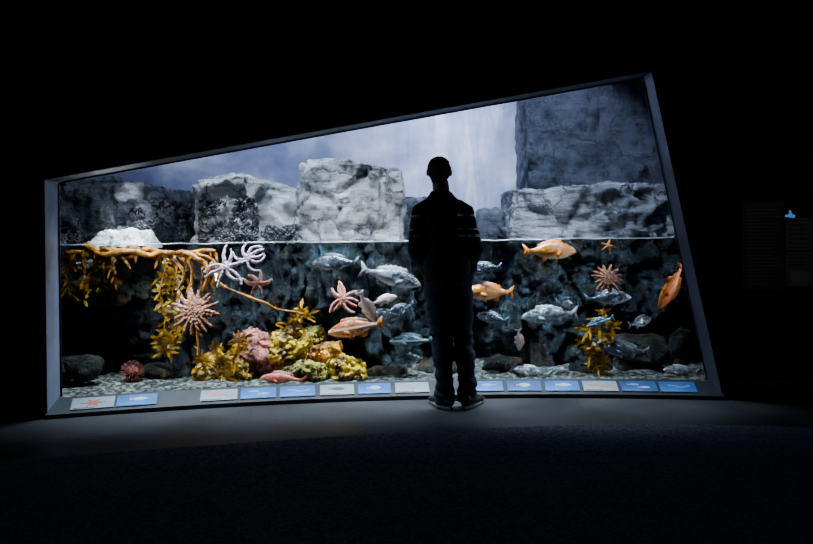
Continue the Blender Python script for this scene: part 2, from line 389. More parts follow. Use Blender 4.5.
def mussels(rk, x0, x1, y0, y1, n_, Yc, seed, thr=-.05):
    bv = BVHTree.FromPolygons([v.co.copy() for v in rk.data.vertices], [tuple(p.vertices) for p in rk.data.polygons])
    rnd = random.Random(seed); vs = []; fs = []
    for i in range(n_):
        px = rnd.uniform(x0, x1); py = rnd.uniform(y0, y1)
        if noise.fractal(Vector((px*.06, py*.08, seed*3.)), .7, 2.1, 5)+(py-y0)/(y1-y0)*.7-.35 < thr+rnd.uniform(-.1, .1): continue
        p = at(px, py, Yc)-rk.location
        hit = bv.ray_cast(Vector((p.x, -3, p.z)), Vector((0, 1, 0)))
        if hit[0] is None or hit[0].z+rk.location.z < WATER-.02: continue
        s = rnd.uniform(.007, .015)
        M = Matrix.Translation(hit[0]) @ Matrix.Rotation(rnd.uniform(0, PI), 4, 'Y') @ Matrix.Rotation(rnd.uniform(-.6, .6), 4, 'X') @ Matrix.Diagonal((s*.8, s*1.2, s*1.5, 1))
        b0 = len(vs); vs += [M @ t for t in TV]; fs += [tuple(b0+q for q in f) for f in TF]
    me = bpy.data.meshes.new('mussel_cluster'); me.from_pydata(vs, [], fs); me.materials.append(M_mus)
    o = bpy.data.objects.new('mussel_cluster', me); C.objects.link(o); o.parent = rk; o['kind'] = 'stuff'; o['label'] = 'dark mussel cluster'
mussels(rk2, 198, 258, 196, 244, 2000, 6.0, 1, -.08)
mussels(rk2, 250, 300, 222, 244, 700, 6.0, 2, .1)
mussels(rk1, 130, 200, 196, 244, 1800, 6.0, 3)
# water surface
m, nt, out = newmat('water_surface')
a = nd(nt, 'ShaderNodeBsdfTransparent'); a.inputs[0].default_value = (.76,.92,1,1); g = nd(nt, 'ShaderNodeBsdfGlossy'); g.inputs['Roughness'].default_value = .05; g.inputs[0].default_value = (.6,.75,.9,1)
fr = nd(nt, 'ShaderNodeLayerWeight'); fr.inputs[0].default_value = .25
mx = nd(nt, 'ShaderNodeMixShader'); L(nt, mth(nt, 'MULTIPLY', fr.outputs['Fresnel'], .6), mx.inputs[0]); L(nt, a.outputs[0], mx.inputs[1]); L(nt, g.outputs[0], mx.inputs[2]); L(nt, mx.outputs[0], out.inputs[0])
M_edge_glint = noise_mat('water_edge_glint', (.05,.1,.13), (.5,.6,.65), 4, .2, 0)  # pale strip painted as the bright reflection along the water's edge
bm = bmesh.new(); grid = []
for j in range(-1, 61):
    row = []
    for i in range(161):
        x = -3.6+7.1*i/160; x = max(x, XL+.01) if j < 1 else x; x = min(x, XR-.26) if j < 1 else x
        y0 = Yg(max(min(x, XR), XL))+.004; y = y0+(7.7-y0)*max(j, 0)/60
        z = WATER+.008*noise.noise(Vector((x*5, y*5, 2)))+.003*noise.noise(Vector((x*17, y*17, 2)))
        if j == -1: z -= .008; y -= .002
        row.append(bm.verts.new((x, y, z)))
    grid.append(row)
for j in range(61):
    for i in range(160):
        f = bm.faces.new((grid[j][i], grid[j][i+1], grid[j+1][i+1], grid[j+1][i]))
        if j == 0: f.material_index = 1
tag(build('water_surface', bm, [m, M_edge_glint]), 'gently rippled water surface across the whole tank at mid window height', 'water', kind='stuff')

# small bottom boulders and encrusted lumps
M_yel = noise_mat('yellow_encrusting_sponge', (.1,.04,.01), (.9,.55,.02), 7, .5, 1., bscale=40, lo=.4, hi=.58, coat=.3, detail=10)
M_yel2 = noise_mat('orange_yellow_sponge', (.1,.035,.01), (.9,.36,.02), 7, .5, 1., bscale=40, lo=.4, hi=.6, coat=.3, detail=10)
M_gold = noise_mat('golden_brown_growth', (.08,.04,.005), (.6,.3,.015), 12, .5, 1., bscale=50, coat=.3, detail=10)
M_pink = noise_mat('pink_encrusting_algae', (.09,.03,.02), (.55,.19,.15), 9, .6, 1., bscale=40, detail=10)
M_green = noise_mat('green_brown_algae', (.025,.025,.01), (.36,.28,.04), 9, .6, 1., bscale=40, detail=10)
M_urch = noise_mat('red_brown_urchin', (.05,.012,.01), (.22,.05,.03), 20, .6, .5)
def lump(px, py, rx, ry, Y, mat, label, name='boulder', seed=1, cat='boulder', dy=None, group='boulders on the tank floor', knob=.0, rough=.6):
    p = at(px, py, Y); s = Y/F
    o = rock(name, label, p, (rx*s, dy or rx*s*.8, ry*s), mat, seed=seed, boxy=.3, rough=rough, cuts=26 if not knob else 36, taper=.05, cat=cat, group=group)
    if knob:
        for v in o.data.vertices:
            q = v.co+Vector((seed*2., 0, 0))
            v.co += v.normal*knob*(1.3*noise.noise(q*9)+1.1*(.35-abs(noise.noise(q*17)))+.6*noise.fractal(q*30, .8, 2.1, 3))
    return o
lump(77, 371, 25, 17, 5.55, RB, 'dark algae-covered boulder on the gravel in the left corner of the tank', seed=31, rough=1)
lump(262, 356, 18, 22, 5.95, M_pink, 'pinkish encrusted boulder between the golden bush and the yellow lumps', seed=33, knob=.04, rough=.9)
lump(292, 353, 21, 17, 5.85, M_yel, 'yellow sponge-covered boulder beside the pink one', 'sponge_boulder', seed=34, knob=.045, rough=.9)
lump(323, 357, 16, 12, 5.8, M_yel2, 'smaller orange-yellow sponge lump in the middle of the reef pile', 'sponge_boulder', seed=35, knob=.04, rough=.9)
lump(345, 369, 18, 10, 5.75, M_yel, 'flat mustard sponge lump at the right foot of the reef pile', 'sponge_boulder', seed=36, knob=.035, rough=.9)
lump(307, 371, 24, 10, 5.7, M_green, 'greenish-brown algae-covered boulder below the yellow sponge lumps', seed=37, knob=.04, rough=.9)
lump(304, 338, 18, 11, 6.0, M_green, 'mossy green boulder behind and above the yellow sponge boulder', seed=38, knob=.04)
lump(226, 374, 28, 14, 5.8, M_gold, 'golden-brown growth-covered boulder at the foot of the tall kelp stem', seed=39, knob=.04)
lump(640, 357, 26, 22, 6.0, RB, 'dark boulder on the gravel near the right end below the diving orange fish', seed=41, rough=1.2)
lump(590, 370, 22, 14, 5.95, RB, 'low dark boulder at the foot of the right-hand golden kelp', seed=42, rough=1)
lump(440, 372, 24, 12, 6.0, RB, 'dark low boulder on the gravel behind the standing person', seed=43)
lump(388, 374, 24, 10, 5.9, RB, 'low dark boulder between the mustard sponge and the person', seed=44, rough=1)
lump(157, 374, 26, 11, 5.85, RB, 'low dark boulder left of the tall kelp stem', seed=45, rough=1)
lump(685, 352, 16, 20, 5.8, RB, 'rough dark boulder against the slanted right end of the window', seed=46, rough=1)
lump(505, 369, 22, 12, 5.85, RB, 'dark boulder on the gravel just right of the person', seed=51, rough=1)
lump(118, 279, 32, 22, 5.98, rock_mat('light_patch_rock', (.2,.2,.2), (.7,.7,.68), .5, (.1,.11,.08), (.8,.84,.72)), 'pale boulder standing for the bright light patch just under the water at the left', seed=47, rough=1.4, knob=.04)  # pale colour stands for the bright light patch under water
M_glare = noise_mat('glare_white_rock', (.1,.11,.13), (.8,.83,.88), 9, .3, 1, bscale=26, lo=.34, hi=.48, detail=9, coat=.5)  # pale low rock added in place of the white lamp glare
o = rock('rock', 'low rock added for the white glare at the water line before the dark left rock', at(125, 239, 5.85), (.26, .24, .08), M_glare, seed=48, boxy=.9, rough=.25, cuts=44, group='rocks rising above the water', taper=.35)
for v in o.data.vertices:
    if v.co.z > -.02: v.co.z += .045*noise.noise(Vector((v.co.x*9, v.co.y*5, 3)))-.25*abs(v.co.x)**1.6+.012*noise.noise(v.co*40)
def urchin(px, py, r, Y, label):
    p = at(px, py, Y); R = r*Y/F; bm = bmesh.new(); ell(bm, (0,0,0), (R*.6,)*3, 16)
    rnd = random.Random(4)
    for i in range(150):
        d = Vector((rnd.gauss(0,1), rnd.gauss(0,1), rnd.gauss(0,1))).normalized()
        tube(bm, [d*R*.5, d*R], [R*.045, R*.012], 5, side=Vector((.3,.5,.8)))
    o = build('sea_urchin', bm, M_urch); o.location = p; tag(o, label, 'sea urchin')
urchin(132, 372, 12, 5.65, 'spiny reddish-brown sea urchin on the gravel at lower left')

# ------------------------------------------------------------------ kelp
M_kelp = noise_mat('amber_kelp', (.07,.022,.003), (.42,.16,.012), 9, .25, .3, coat=.4)
M_kelp2 = noise_mat('golden_kelp', (.07,.032,.002), (.52,.26,.012), 9, .25, .3, coat=.4)
M_stipe = noise_mat('tan_kelp_stem', (.08,.025,.004), (.6,.22,.025), 11, .25, .8, bscale=40, coat=.4)
def smooth_path(P, n=8):
    P = [Vector(p) for p in P]; out_ = []
    for i in range(len(P)-1):
        p0, p1, p2, p3 = P[max(i-1,0)], P[i], P[i+1], P[min(i+2,len(P)-1)]
        for k in range(n):
            t = k/n
            out_.append(.5*((2*p1)+(p2-p0)*t+(2*p0-5*p1+4*p2-p3)*t*t+(3*p1-p0-3*p2+p3)*t**3))
    out_.append(P[-1]); return out_
def blade(bm, base_, d, length, width, rnd):
    d = d.normalized(); s = d.cross(Vector((rnd.uniform(-.4,.4), -1, rnd.uniform(-.3,.3)))).normalized(); nrm = s.cross(d)
    pr = None; n = 7; ph = rnd.uniform(0, 6); bend = rnd.uniform(-.25, .25)*length; sag = rnd.uniform(0, .3)*length
    for i in range(n+1):
        t = i/n; w = width*math.sin(PI*min(1, .12+t*.88))**.7*.5*(1+.3*math.sin(ph*3+i*2.3))
        c = base_+d*length*t+nrm*(bend*t*t)+Vector((0,0,-sag*t*t))
        row = [bm.verts.new(c+s*w*k+nrm*(math.sin(ph+i*1.6+k*2)*width*.14*abs(k))) for k in (-1, 0, 1)]
        if pr:
            for k in range(2): bm.faces.new((pr[k], pr[k+1], row[k+1], row[k]))
        pr = row
def kelp(label, stems, blades_n, blen, bwid, matb, seed=1, r=.008, bdir=None, group='kelp in the tank', wob=.012):
    rnd = random.Random(seed)
    paths = [smooth_path([at(*q) for q in s]) for s in stems]
    o0 = paths[0][0].copy(); root = empty('kelp', o0, label, 'kelp', group)
    bm = bmesh.new(); bm2 = bmesh.new()
    for pi_, P in enumerate(paths):
        P = [p-o0+Vector((0,noise.noise(p*7+Vector((0,seed+pi_*3,0)))*wob,noise.noise(p*9+Vector((seed+pi_*5,0,0)))*wob)) for p in P]; n = len(P)
        rr = r[pi_] if isinstance(r, list) else r
        tube(bm, P, [(rr*(1-.45*i/n)*(1+.35*noise.noise(Vector((i*.7, pi_, seed)))), rr*(1-.45*i/n)*.8) for i in range(n)], 8)
        for i in range(blades_n):
            q = P[rnd.randrange(n)]
            d = Vector(bdir) + Vector((rnd.gauss(0,.5), rnd.gauss(0,.35), rnd.gauss(0,.4))) if bdir else Vector((rnd.gauss(0,1), rnd.gauss(0,.6), rnd.gauss(.25,.8)))
            blade(bm2, q.copy(), d, blen*rnd.uniform(.4,1.4), bwid*rnd.uniform(.6,1.3), rnd)
    build('stipe', bm, M_stipe, root); build('fronds', bm2, matb, root, recalc=False)
    return root
rope = [
 [(84,247,5.62),(110,251,5.6),(140,249,5.62),(170,253,5.6),(196,253,5.58),(216,251,5.58)],
 [(96,256,5.6),(120,252,5.58),(150,255,5.6),(180,251,5.58),(200,259,5.57),(208,272,5.56),(204,290,5.58)],
 [(66,254,5.66),(90,252,5.64),(125,256,5.62),(158,251,5.64),(188,262,5.6),(192,280,5.6),(188,298,5.62)],
 [(150,250,5.66),(172,258,5.62),(184,272,5.6),(178,290,5.62)],
 [(104,252,5.62),(112,266,5.6),(114,280,5.62)],
 [(196,254,5.57),(212,260,5.56),(218,274,5.56)],
 [(84,250,5.62),(82,264,5.62),(86,284,5.64)]]
kelp('thick amber kelp rope stretched under the water surface at the left', rope, 11, .1, .024, M_kelp, 3, [.03,.028,.022,.018,.008,.015,.008], bdir=(.25,0,-.6), wob=.03)
kelp('thin amber kelp stem curving down to the right toward the golden tuft', [[(206,262,5.58),(216,280,5.6),(236,292,5.62),(262,302,5.65),(285,311,5.7),(305,314,5.72)]], 12, .05, .016, M_kelp, 5, .014)
kelp('leafy amber kelp column hanging below the rope at far left', [[(168,262,5.7),(160,290,5.67),(165,315,5.7),(163,340,5.7),(166,352,5.7)], [(178,262,5.73),(172,300,5.71),(176,330,5.7),(168,348,5.7)]], 80, .1, .026, M_kelp2, 6, .007)
kelp('tall single kelp stem rising from the gravel under the big sunflower star', [[(196,380,5.7),(198,352,5.69),(197,330,5.68),(199,300,5.68),(202,275,5.66)]], 10, .07, .016, M_kelp, 7, .011)
kelp('golden kelp tuft at the end of the curved stem above the yellow lumps', [[(292,340,5.8),(296,325,5.78),(300,308,5.76)], [(282,336,5.8),(292,322,5.78),(306,315,5.76)]], 50, .1, .022, M_kelp2, 8, .007)
kelp('golden leafy kelp standing on the bottom right of the person', [[(598,374,5.72),(596,350,5.71),(600,330,5.71),(604,312,5.71)], [(598,372,5.72),(606,345,5.71),(612,322,5.71)], [(597,365,5.72),(588,345,5.73),(590,328,5.73)]], 60, .11, .024, M_kelp2, 9, .008)
kelp('bushy golden kelp clump growing on the boulder at the foot of the tall stem', [[(226,380,5.64),(222,362,5.64),(216,348,5.66)], [(226,380,5.62),(236,360,5.64),(244,340,5.66)], [(220,382,5.62),(206,370,5.64),(202,360,5.66)]], 95, .085, .022, M_kelp2, 10, .007)
kelp('yellow-green kelp fronds in the bright patch at the far left', [[(84,300,5.7),(90,280,5.7),(97,262,5.7)], [(96,292,5.72),(104,276,5.72),(100,260,5.7)], [(70,296,5.72),(66,276,5.7),(72,260,5.7)]], 30, .1, .02, M_kelp2, 11, .007)

# ------------------------------------------------------------------ sea stars
def star(px, py, rpx, arms, mat, label, thin=1., seed=1, rot=0, wav=.2, core=.3, off=.12):
    rnd = random.Random(seed); bm = bmesh.new()
    ell(bm, (0,0,0), (core, .17, core), 20)
    for k in range(arms):
        a = rot+2*PI*k/arms+rnd.uniform(-.08,.08)*(5/arms+.4); ln = rnd.uniform(.85, 1.06); w = (1.9*core/arms+.06)*thin*1.35; bend = rnd.uniform(-wav, wav)
        P = []; R = []
        for i in range(9):
            t = i/8; aa = a+bend*t*t
            P.append((math.cos(aa)*ln*t, -.02-.02*math.sin(t*3), math.sin(aa)*ln*t)); R.append((w*(1-.6*t*t-.1*t), w*.85*(1-.6*t)))
        tube(bm, P, R, 10, side=(0,1,0))
    o = build('sea_star', bm, mat); remesh(o, .03, 2)
    for v in o.data.vertices: v.co += v.normal*.05*(.45-noise.voronoi(v.co*11)[0][0])
    R_ = rpx*5.6/F
    o.location = on_glass(px, py, off); o.scale = (R_, R_, R_); o.rotation_euler = (-.3, 0, 0)
    return tag(o, label, 'sea star', 'sea stars in the tank')
M_s1 = noise_mat('brown_pink_star', (.16,.045,.02), (.62,.22,.1), 5, .35, .9, coat=.4, detail=10)
M_s2 = noise_mat('pink_star', (.65,.14,.09), (.9,.4,.3), 6, .35, .7, coat=.4, detail=10)
M_s3 = noise_mat('lilac_white_star', (.45,.25,.3), (.9,.72,.78), 5, .35, .6, coat=.4, detail=10)
M_s4 = noise_mat('orange_star', (.5,.13,.02), (.8,.3,.08), 9, .5, .5)
star(195, 312, 23, 18, M_s1, 'big brownish-pink sunflower star with many arms on the tall kelp stem', seed=2, core=.6, thin=1.1)
star(607, 279, 15, 15, M_s1, 'round brown sunflower star at upper right of the tank', seed=3, core=.62, thin=1.1)
star(343, 299, 18, 9, M_s2, 'salmon-pink star with long curling arms left of the person', seed=4, wav=.7, core=.32, thin=1.1)
star(258, 284, 14, 6, M_s2, 'small pink star above the thin curved kelp stem', seed=5, wav=.5, core=.3, thin=1.2)
star(226, 268, 23, 8, M_s3, 'spidery lilac-white star with long thin arms beside the kelp rope', seed=6, wav=1.1, core=.24, thin=.8, rot=.3)
star(249, 258, 17, 7, M_s3, 'smaller lilac-white star right below the pale rock', seed=7, wav=1.1, core=.26, thin=.9)
star(608, 246, 8, 5, M_s4, 'tiny orange star at the water line above the brown sunflower star', seed=8)
star(239, 340, 11, 8, M_s4, 'small orange star on the golden kelp clump', seed=9, wav=.5)

# ------------------------------------------------------------------ fish
M_eye = noise_mat('fish_eye_gold', (.5,.4,.15), (.6,.5,.2), 20, .2, 0)
M_pupil = noise_mat('black_pupil', (.003,.003,.003), (.006,.006,.006), 20, .1, 0)
def fish_proto(mb, mf, deep=1., long_dorsal=True):
    root = empty('fish', (0,0,0))
    st = [(.5,.008,.006,-.02),(.488,.03,.02,-.018),(.46,.052,.034,-.012),(.41,.08,.052,-.004),(.34,.112,.068,.002),(.24,.142,.078,.006),(.12,.155,.08,.006),(0,.148,.073,.004),(-.1,.125,.06,.002),(-.2,.09,.042,.002),(-.28,.058,.027,.002),(-.34,.042,.017,.002),(-.385,.038,.01,.002),(-.41,.04,.006,.002)]
    bm = bmesh.new(); tube(bm, [(x,0,z) for x,h,w,z in st], [(w, h*deep) for x,h,w,z in st], 20, side=(0,1,0))
    tube(bm, [(.475,.012,-.03),(.503,0,-.024),(.475,-.012,-.03)], [.006,.01,.006], 8, side=(0,0,1))
    build('body', bm, mb, root)
    bm = bmesh.new(); plate(bm, [(-.38,.035),(-.43,.065),(-.48,.11),(-.53,.14),(-.515,.08),(-.495,.02),(-.49,0),(-.495,-.02),(-.515,-.08),(-.53,-.135),(-.48,-.105),(-.43,-.06),(-.38,-.03)], .008); build('tail_fin', bm, mf, root)
    bm = bmesh.new(); top = []; n = 12
    for i in range(n+1):
        t = i/n; x = .26-.5*t; hb = (.14-.05*t*t*1.2)*deep
        hh = .065*math.sin(PI*min(1, .15+t*.8))**.6+(.012 if i%2 else -.004)
        top.append((x-.02, hb+hh))
    bot = [(.26-.5*i/n, .09*deep*(1-.45*(i/n)**2)) for i in range(n+1)]
    plate(bm, top+bot[::-1], .007); build('dorsal_fin', bm, mf, root)
    bm = bmesh.new(); plate(bm, [(-.05,-.09*deep),(-.07,-.16*deep),(-.13,-.19*deep),(-.2,-.16*deep),(-.22,-.1*deep),(-.2,-.06*deep)], .007); build('anal_fin', bm, mf, root)
    for s in (-1, 1):
        bm = bmesh.new(); Mx = Matrix.Translation((.2, s*.07, -.03*deep)) @ Matrix.Rotation(s*-.55, 4, 'Z') @ Matrix.Rotation(.35, 4, 'Y').inverted()
        plate(bm, [(.02,.018),(-.04,.04),(-.11,.045),(-.15,.02),(-.155,-.015),(-.12,-.045),(-.05,-.035),(.02,-.018)], .005, Mx); build('pectoral_fin', bm, mf, root)
        bm = bmesh.new(); Mx = Matrix.Translation((.13, s*.03, -.13*deep)) @ Matrix.Rotation(s*.35, 4, 'X')
        plate(bm, [(.03,.02),(-.02,-.05),(-.07,-.07),(-.07,-.03),(-.03,.02)], .005, Mx); build('pelvic_fin', bm, mf, root)
        bm = bmesh.new(); ell(bm, (.405, s*.043, .03*deep), (.021,.014,.021), 14); e = build('eye', bm, M_eye, root)
        bm = bmesh.new(); ell(bm, (.407, s*.054, .03*deep), (.012,.006,.012), 10); build('pupil', bm, M_pupil, e)
    return root
def mk(name, back, side, belly, spot, amt, stripe=None, fin=None, deep=1., metal=.2):
    mb = fish_mat(name, back, side, belly, spot, amt, stripe, metal=metal)
    fin = fin or back
    mf = noise_mat(name+'_fin', tuple(.4*x for x in fin), fin, 14, .35, .2, stretch=(1,1,6))
    return [fish_proto, mb, mf, deep, None]
KIND = {
 'orange': mk('orange_fish', (.42,.09,.005), (.92,.3,.02), (.97,.68,.42), (.97,.62,.35), .6, fin=(.8,.22,.01), deep=1.06),
 'deep': mk('deep_orange_fish', (.3,.045,.005), (.6,.13,.01), (.7,.24,.04), (.22,.03,.005), .7, fin=(.5,.1,.01)),
 'stripe': mk('orange_striped_fish', (.32,.06,.008), (.78,.22,.02), (.95,.55,.32), (.28,.05,.01), .65, (1,.88,.78), fin=(.68,.18,.02)),
 'silver': mk('silver_fish', (.06,.07,.085), (.6,.64,.68), (.94,.96,.98), (.05,.06,.075), .85, fin=(.3,.33,.37), deep=.95, metal=.5),
 'slate': mk('slate_fish', (.015,.022,.034), (.12,.155,.21), (.45,.51,.59), (.015,.02,.03), .8, fin=(.07,.095,.13), deep=1.05, metal=.45),
 'teal': mk('teal_striped_fish', (.015,.04,.055), (.1,.19,.24), (.38,.48,.53), (.02,.04,.05), .7, (.5,.82,.92), fin=(.07,.14,.17), deep=.95, metal=.4),
 'pale': mk('pale_pink_fish', (.9,.52,.42), (.97,.86,.82), (1,.97,.95), (.85,.4,.3), .4, fin=(.95,.65,.55)),
 'red': mk('red_fish', (.3,.04,.025), (.55,.13,.08), (.75,.35,.28), (.25,.03,.03), .7, fin=(.42,.08,.05), deep=.8),
}
FISH = [
 (550,251,54,0,5.72,'orange',.15,'orange and white fish swimming just below the water line right of the person'),
 (489,292,50,178,5.75,'orange',-.2,'orange fish half hidden behind the right side of the person'),
 (549,315,54,184,5.7,'silver',.15,'silvery mottled fish swimming alone in mid-water right of the person'),
 (355,328,56,190,5.65,'stripe',.15,'orange fish with a pale flank stripe, left of the person'),
 (391,277,62,-15,5.65,'silver',.15,'bright silver fish nosing downward toward the person\'s left elbow'),
 (335,263,48,180,5.7,'slate',.2,'grey-blue fish just below the tallest boxy boulder'),
 (671,287,50,-112,5.7,'deep',.3,'orange fish diving head-down near the slanted right edge'),
 (608,298,44,4,5.72,'slate',-.2,'dark slate fish directly under the brown sunflower star'),
 (567,303,34,-8,5.75,'slate',.6,'small dark blue fish between the lone silver fish and the golden kelp'),
 (411,341,44,182,5.68,'teal',.15,'dark teal fish with a light stripe beside the person\'s left knee'),
 (386,317,42,186,5.72,'slate',.5,'blue-grey fish right of the orange striped fish\'s tail'),
 (625,350,44,176,5.68,'slate',.2,'dark mottled fish low down right of the golden kelp'),
 (404,361,36,8,5.7,'slate',.2,'dark fish close to the bottom under the teal striped one'),
 (519,340,26,-82,5.7,'pale',.5,'small pale pink fish hanging nose-down right of the person'),
 (367,307,37,-65,5.68,'pale',.4,'white and pink fish nosing down above the striped orange fish'),
 (283,379,46,176,5.55,'red',.1,'flat red fish resting on the gravel below the reef pile'),
 (532,372,36,172,5.65,'silver',.3,'silver fish resting on the gravel nearest the person\'s right foot'),
 (551,373,28,20,5.7,'silver',-.3,'short silver fish on the gravel behind the resting one'),
 (681,371,34,176,5.55,'silver',.2,'silver fish resting on the gravel in the right corner'),
 (492,318,34,170,5.72,'slate',.5,'dark fish showing beside the person\'s right thigh'),
 (600,322,28,200,5.62,'teal',.2,'small blue-green fish in front of the golden kelp'),
 (384,300,28,15,5.72,'pale',.3,'tiny white fish behind the nose-down pink one'),
 (484,268,34,184,5.72,'slate',.2,'small dark fish above the half-hidden orange fish'),
 (640,322,32,10,5.75,'slate',.5,'faint dark fish between golden kelp and diving orange fish'),
 (400,310,34,200,5.76,'slate',-.5,'shadowy dark fish between the silver fish and the blue-grey one'),
]
for (px, py, ln, ang, Y, kd, yaw, lab) in FISH:
    k = KIND[kd]
    if k[4] is None: o = k[4] = k[0](k[1], k[2], k[3])
    else: o = copy_tree(k[4])
    a = math.radians(ang); d = Vector((math.cos(a)*math.cos(yaw), math.sin(yaw), math.sin(a)*math.cos(yaw))).normalized()
    up = Vector((0,0,1)) if abs(d.z) < .8 else Vector((1, 0, .3))
    y = up.cross(d).normalized(); z = d.cross(y)
    s = ln*Y/F
    o.matrix_world = Matrix.Translation(at(px, py, Y)) @ Matrix((d, y, z)).transposed().to_4x4() @ Matrix.Diagonal((s, s, s, 1))
    tag(o, lab, 'fish', 'fish in the tank')
bpy.context.view_layer.update()

# ------------------------------------------------------------------ picture cards on the ledge
def flatmat(name, c, r=.5): return noise_mat(name, tuple(x*.9 for x in c), c, 10, r, 0)
M_cb = noise_mat('blue_card', (.012,.05,.18), (.045,.2,.54), 5, .4, 0)
M_cb2 = noise_mat('deep_blue_card', (.01,.035,.12), (.035,.13,.34), 6, .4, 0)
M_cw = noise_mat('white_card', (.16,.18,.21), (.3,.33,.37), 6, .5, 0); M_pw = flatmat('white_print', (.36,.44,.53)); M_pr = flatmat('red_print', (.4,.09,.06)); M_po = flatmat('orange_print', (.4,.21,.14)); M_pd = flatmat('dark_print', (.05,.06,.08)); M_pb = flatmat('pale_blue_print', (.18,.34,.56))
FO = [(-.5,.16),(-.42,.02),(-.5,-.16),(-.3,-.05),(-.1,-.16),(.15,-.18),(.4,-.09),(.5,0),(.4,.1),(.15,.2),(-.1,.17),(-.3,.06)]
EEL = [(-.5,.02),(-.3,.1),(-.1,.04),(.12,-.08),(.3,-.02),(.5,.1),(.48,-.02),(.3,-.14),(.1,-.2),(-.12,-.07),(-.3,-.02)]
FLAT = [(-.5,.1),(-.36,.02),(-.3,.12),(0,.24),(.3,.16),(.48,0),(.3,-.16),(0,-.22),(-.3,-.1),(-.36,-.02),(-.5,-.1)]
def star_o(n): return [((.5 if i%2==0 else .17)*math.cos(PI*i/n), (.5 if i%2==0 else .17)*math.sin(PI*i/n)) for i in range(2*n)]
DY, DZ = LB-.015-LO, .076
def card(px0, px1, style, label):
    bmid = (px0+px1)/2
    Y = 5.3
    for _ in range(5):
        X = at(bmid, 388, Y).x; Y = Yf(X)+LO+DY*.5
    w = (px1-px0-2.5)*Y/F; t = Vector((1, -.108*(X-.55), 0)).normalized()
    up = Vector((0, DY, DZ)).normalized(); nrm = t.cross(up).normalized(); up = nrm.cross(t)
    root = empty('picture_card', (0,0,0), label, 'picture card', 'picture cards along the ledge')
    root.matrix_world = Matrix.Translation(Vector((X, Y, .03+DZ*.5+.001))) @ Matrix((t, -nrm, up)).transposed().to_4x4()
    h = .13; bw = M_cw if style[0] == 'w' else (M_cb2 if style[0] == 'd' else M_cb)
    bm = bmesh.new(); box(bm, (-w/2, -.007, -h/2), (w/2, .0, h/2)); build('board', bm, bw, root, smooth=False)
    def pr(nm, pts, m, sx, sz, ox=0, oz=0):
        bm = bmesh.new(); plate(bm, [(x*sx+ox, z*sz+oz) for x, z in pts], .002, Matrix.Translation((0,-.008,0))); build(nm, bm, m, root, smooth=False)
    sty = style[1:]
    if sty == 'fish': pr('fish_picture', FO, M_pw, w*.5, h*.8, .01, .01)
    if sty == 'fish2': pr('fish_picture', [(-x, z) for x, z in FO], M_pb, w*.6, h*.7, 0, .012)
    if sty == 'two': pr('fish_picture', FO, M_pb, w*.35, h*.5, -w*.15, .02); pr('fish_picture', FO, M_pw, w*.36, h*.5, w*.14, -.015)
    if sty == 'eel': pr('fish_picture', EEL, M_pb, w*.7, h*1.0, 0, .01)
    if sty == 'flat': pr('fish_picture', FLAT, M_pw, w*.45, h*.85, 0, .008)
    if sty == 'dfish': pr('fish_picture', FLAT, M_pd, w*.5, h*.7, 0, .01)
    if sty == 'rstar': pr('star_picture', star_o(6), M_pr, w*.6, h*.8, 0, .0)
    if sty == 'ofish': pr('fish_picture', [(-x, z) for x, z in FO], M_po, w*.5, h*.9, 0, .01)
    if sty == 'ostar': pr('star_picture', star_o(5), M_po, w*.4, h*.6, 0, .0)
    if sty == 'oeel': pr('fish_picture', EEL, M_po, w*.7, h*1.1, 0, .01)
    pr('caption', [(-.5,-.5),(.5,-.5),(.5,.5),(-.5,.5)], M_pd if style[0]=='w' else M_pb, w*.5, .005, -w*.18, -h*.42)
CARDS = [(72,114,'wrstar','pale card with a red sea star at the left end of the ledge'),
 (117,157,'bfish','blue picture card second from the left end of the ledge'),
 (200,238,'wofish','pale card with an orange fish, third from the left end'),
 (240,277,'btwo','blue card with two small fish beside the pale orange-fish card'),
 (279,316,'beel','blue card under the red fish resting on the gravel'),
 (319,355,'wdfish','pale card with a dark fish below the mustard sponge lump'),
 (357,392,'bflat','blue card between two pale ones left of the person'),
 (394,430,'wostar','pale card with an orange star just left of the person\'s feet'),
 (474,504,'bfish2','blue card just right of the person\'s feet'),
 (506,542,'dflat','deep blue card second to the right of the person'),
 (544,580,'bfish','blue card immediately left of the pale card on the right side'),
 (582,618,'woeel','the only pale card right of the person'),
 (620,657,'dtwo','deep blue card second from the right end of the ledge'),
 (659,696,'beel','blue card at the right end of the ledge')]
for c in CARDS: card(*c)

# ------------------------------------------------------------------ wall signs at the right
M_sg = flatmat('dim_sign_board', (.05,.05,.055), .6); M_sgl = flatmat('pale_sign_board', (.13,.135,.14), .6); M_tx = flatmat('grey_sign_text', (.16,.16,.17), .6); M_sp = flatmat('sign_picture', (.2,.2,.21), .6)
def sign(x0, y0, x1, y1, lines, pic, board, label):
    Y = 5.0
    for _ in range(5):
        X = at((x0+x1)/2, 250, Y).x; Y = Yf(X)
    a = at(x0, y0, Y-.02); b = at(x1, y1, Y-.02); w = b.x-a.x; h = a.z-b.z
    root = empty('wall_sign', ((a.x+b.x)/2, Y-.035, (a.z+b.z)/2), label, 'sign'); root.rotation_euler = (0, 0, math.atan(-.108*(X-.55)))
    bm = bmesh.new(); box(bm, (-w/2, 0, -h/2), (w/2, .018, h/2)); build('board', bm, board, root, smooth=False)
    rnd = random.Random(int(x0)); bm = bmesh.new()
    for i in range(lines):
        z = h*.42-(h*(.84 if not pic else .3))*i/max(1, lines-1)
        box(bm, (-w*.42, -.002, z-.003), (w*rnd.uniform(.2,.42), .001, z+.003))
    build('printed_lines', bm, M_tx if board is M_sg else M_pd, root, smooth=False)
    if pic:
        bm = bmesh.new(); plate(bm, [(-w*.35,-h*.4),(w*.35,-h*.4),(w*.35,-h*.05),(-w*.35,-h*.05)], .003); build('picture_panel', bm, M_sp, root, smooth=False)
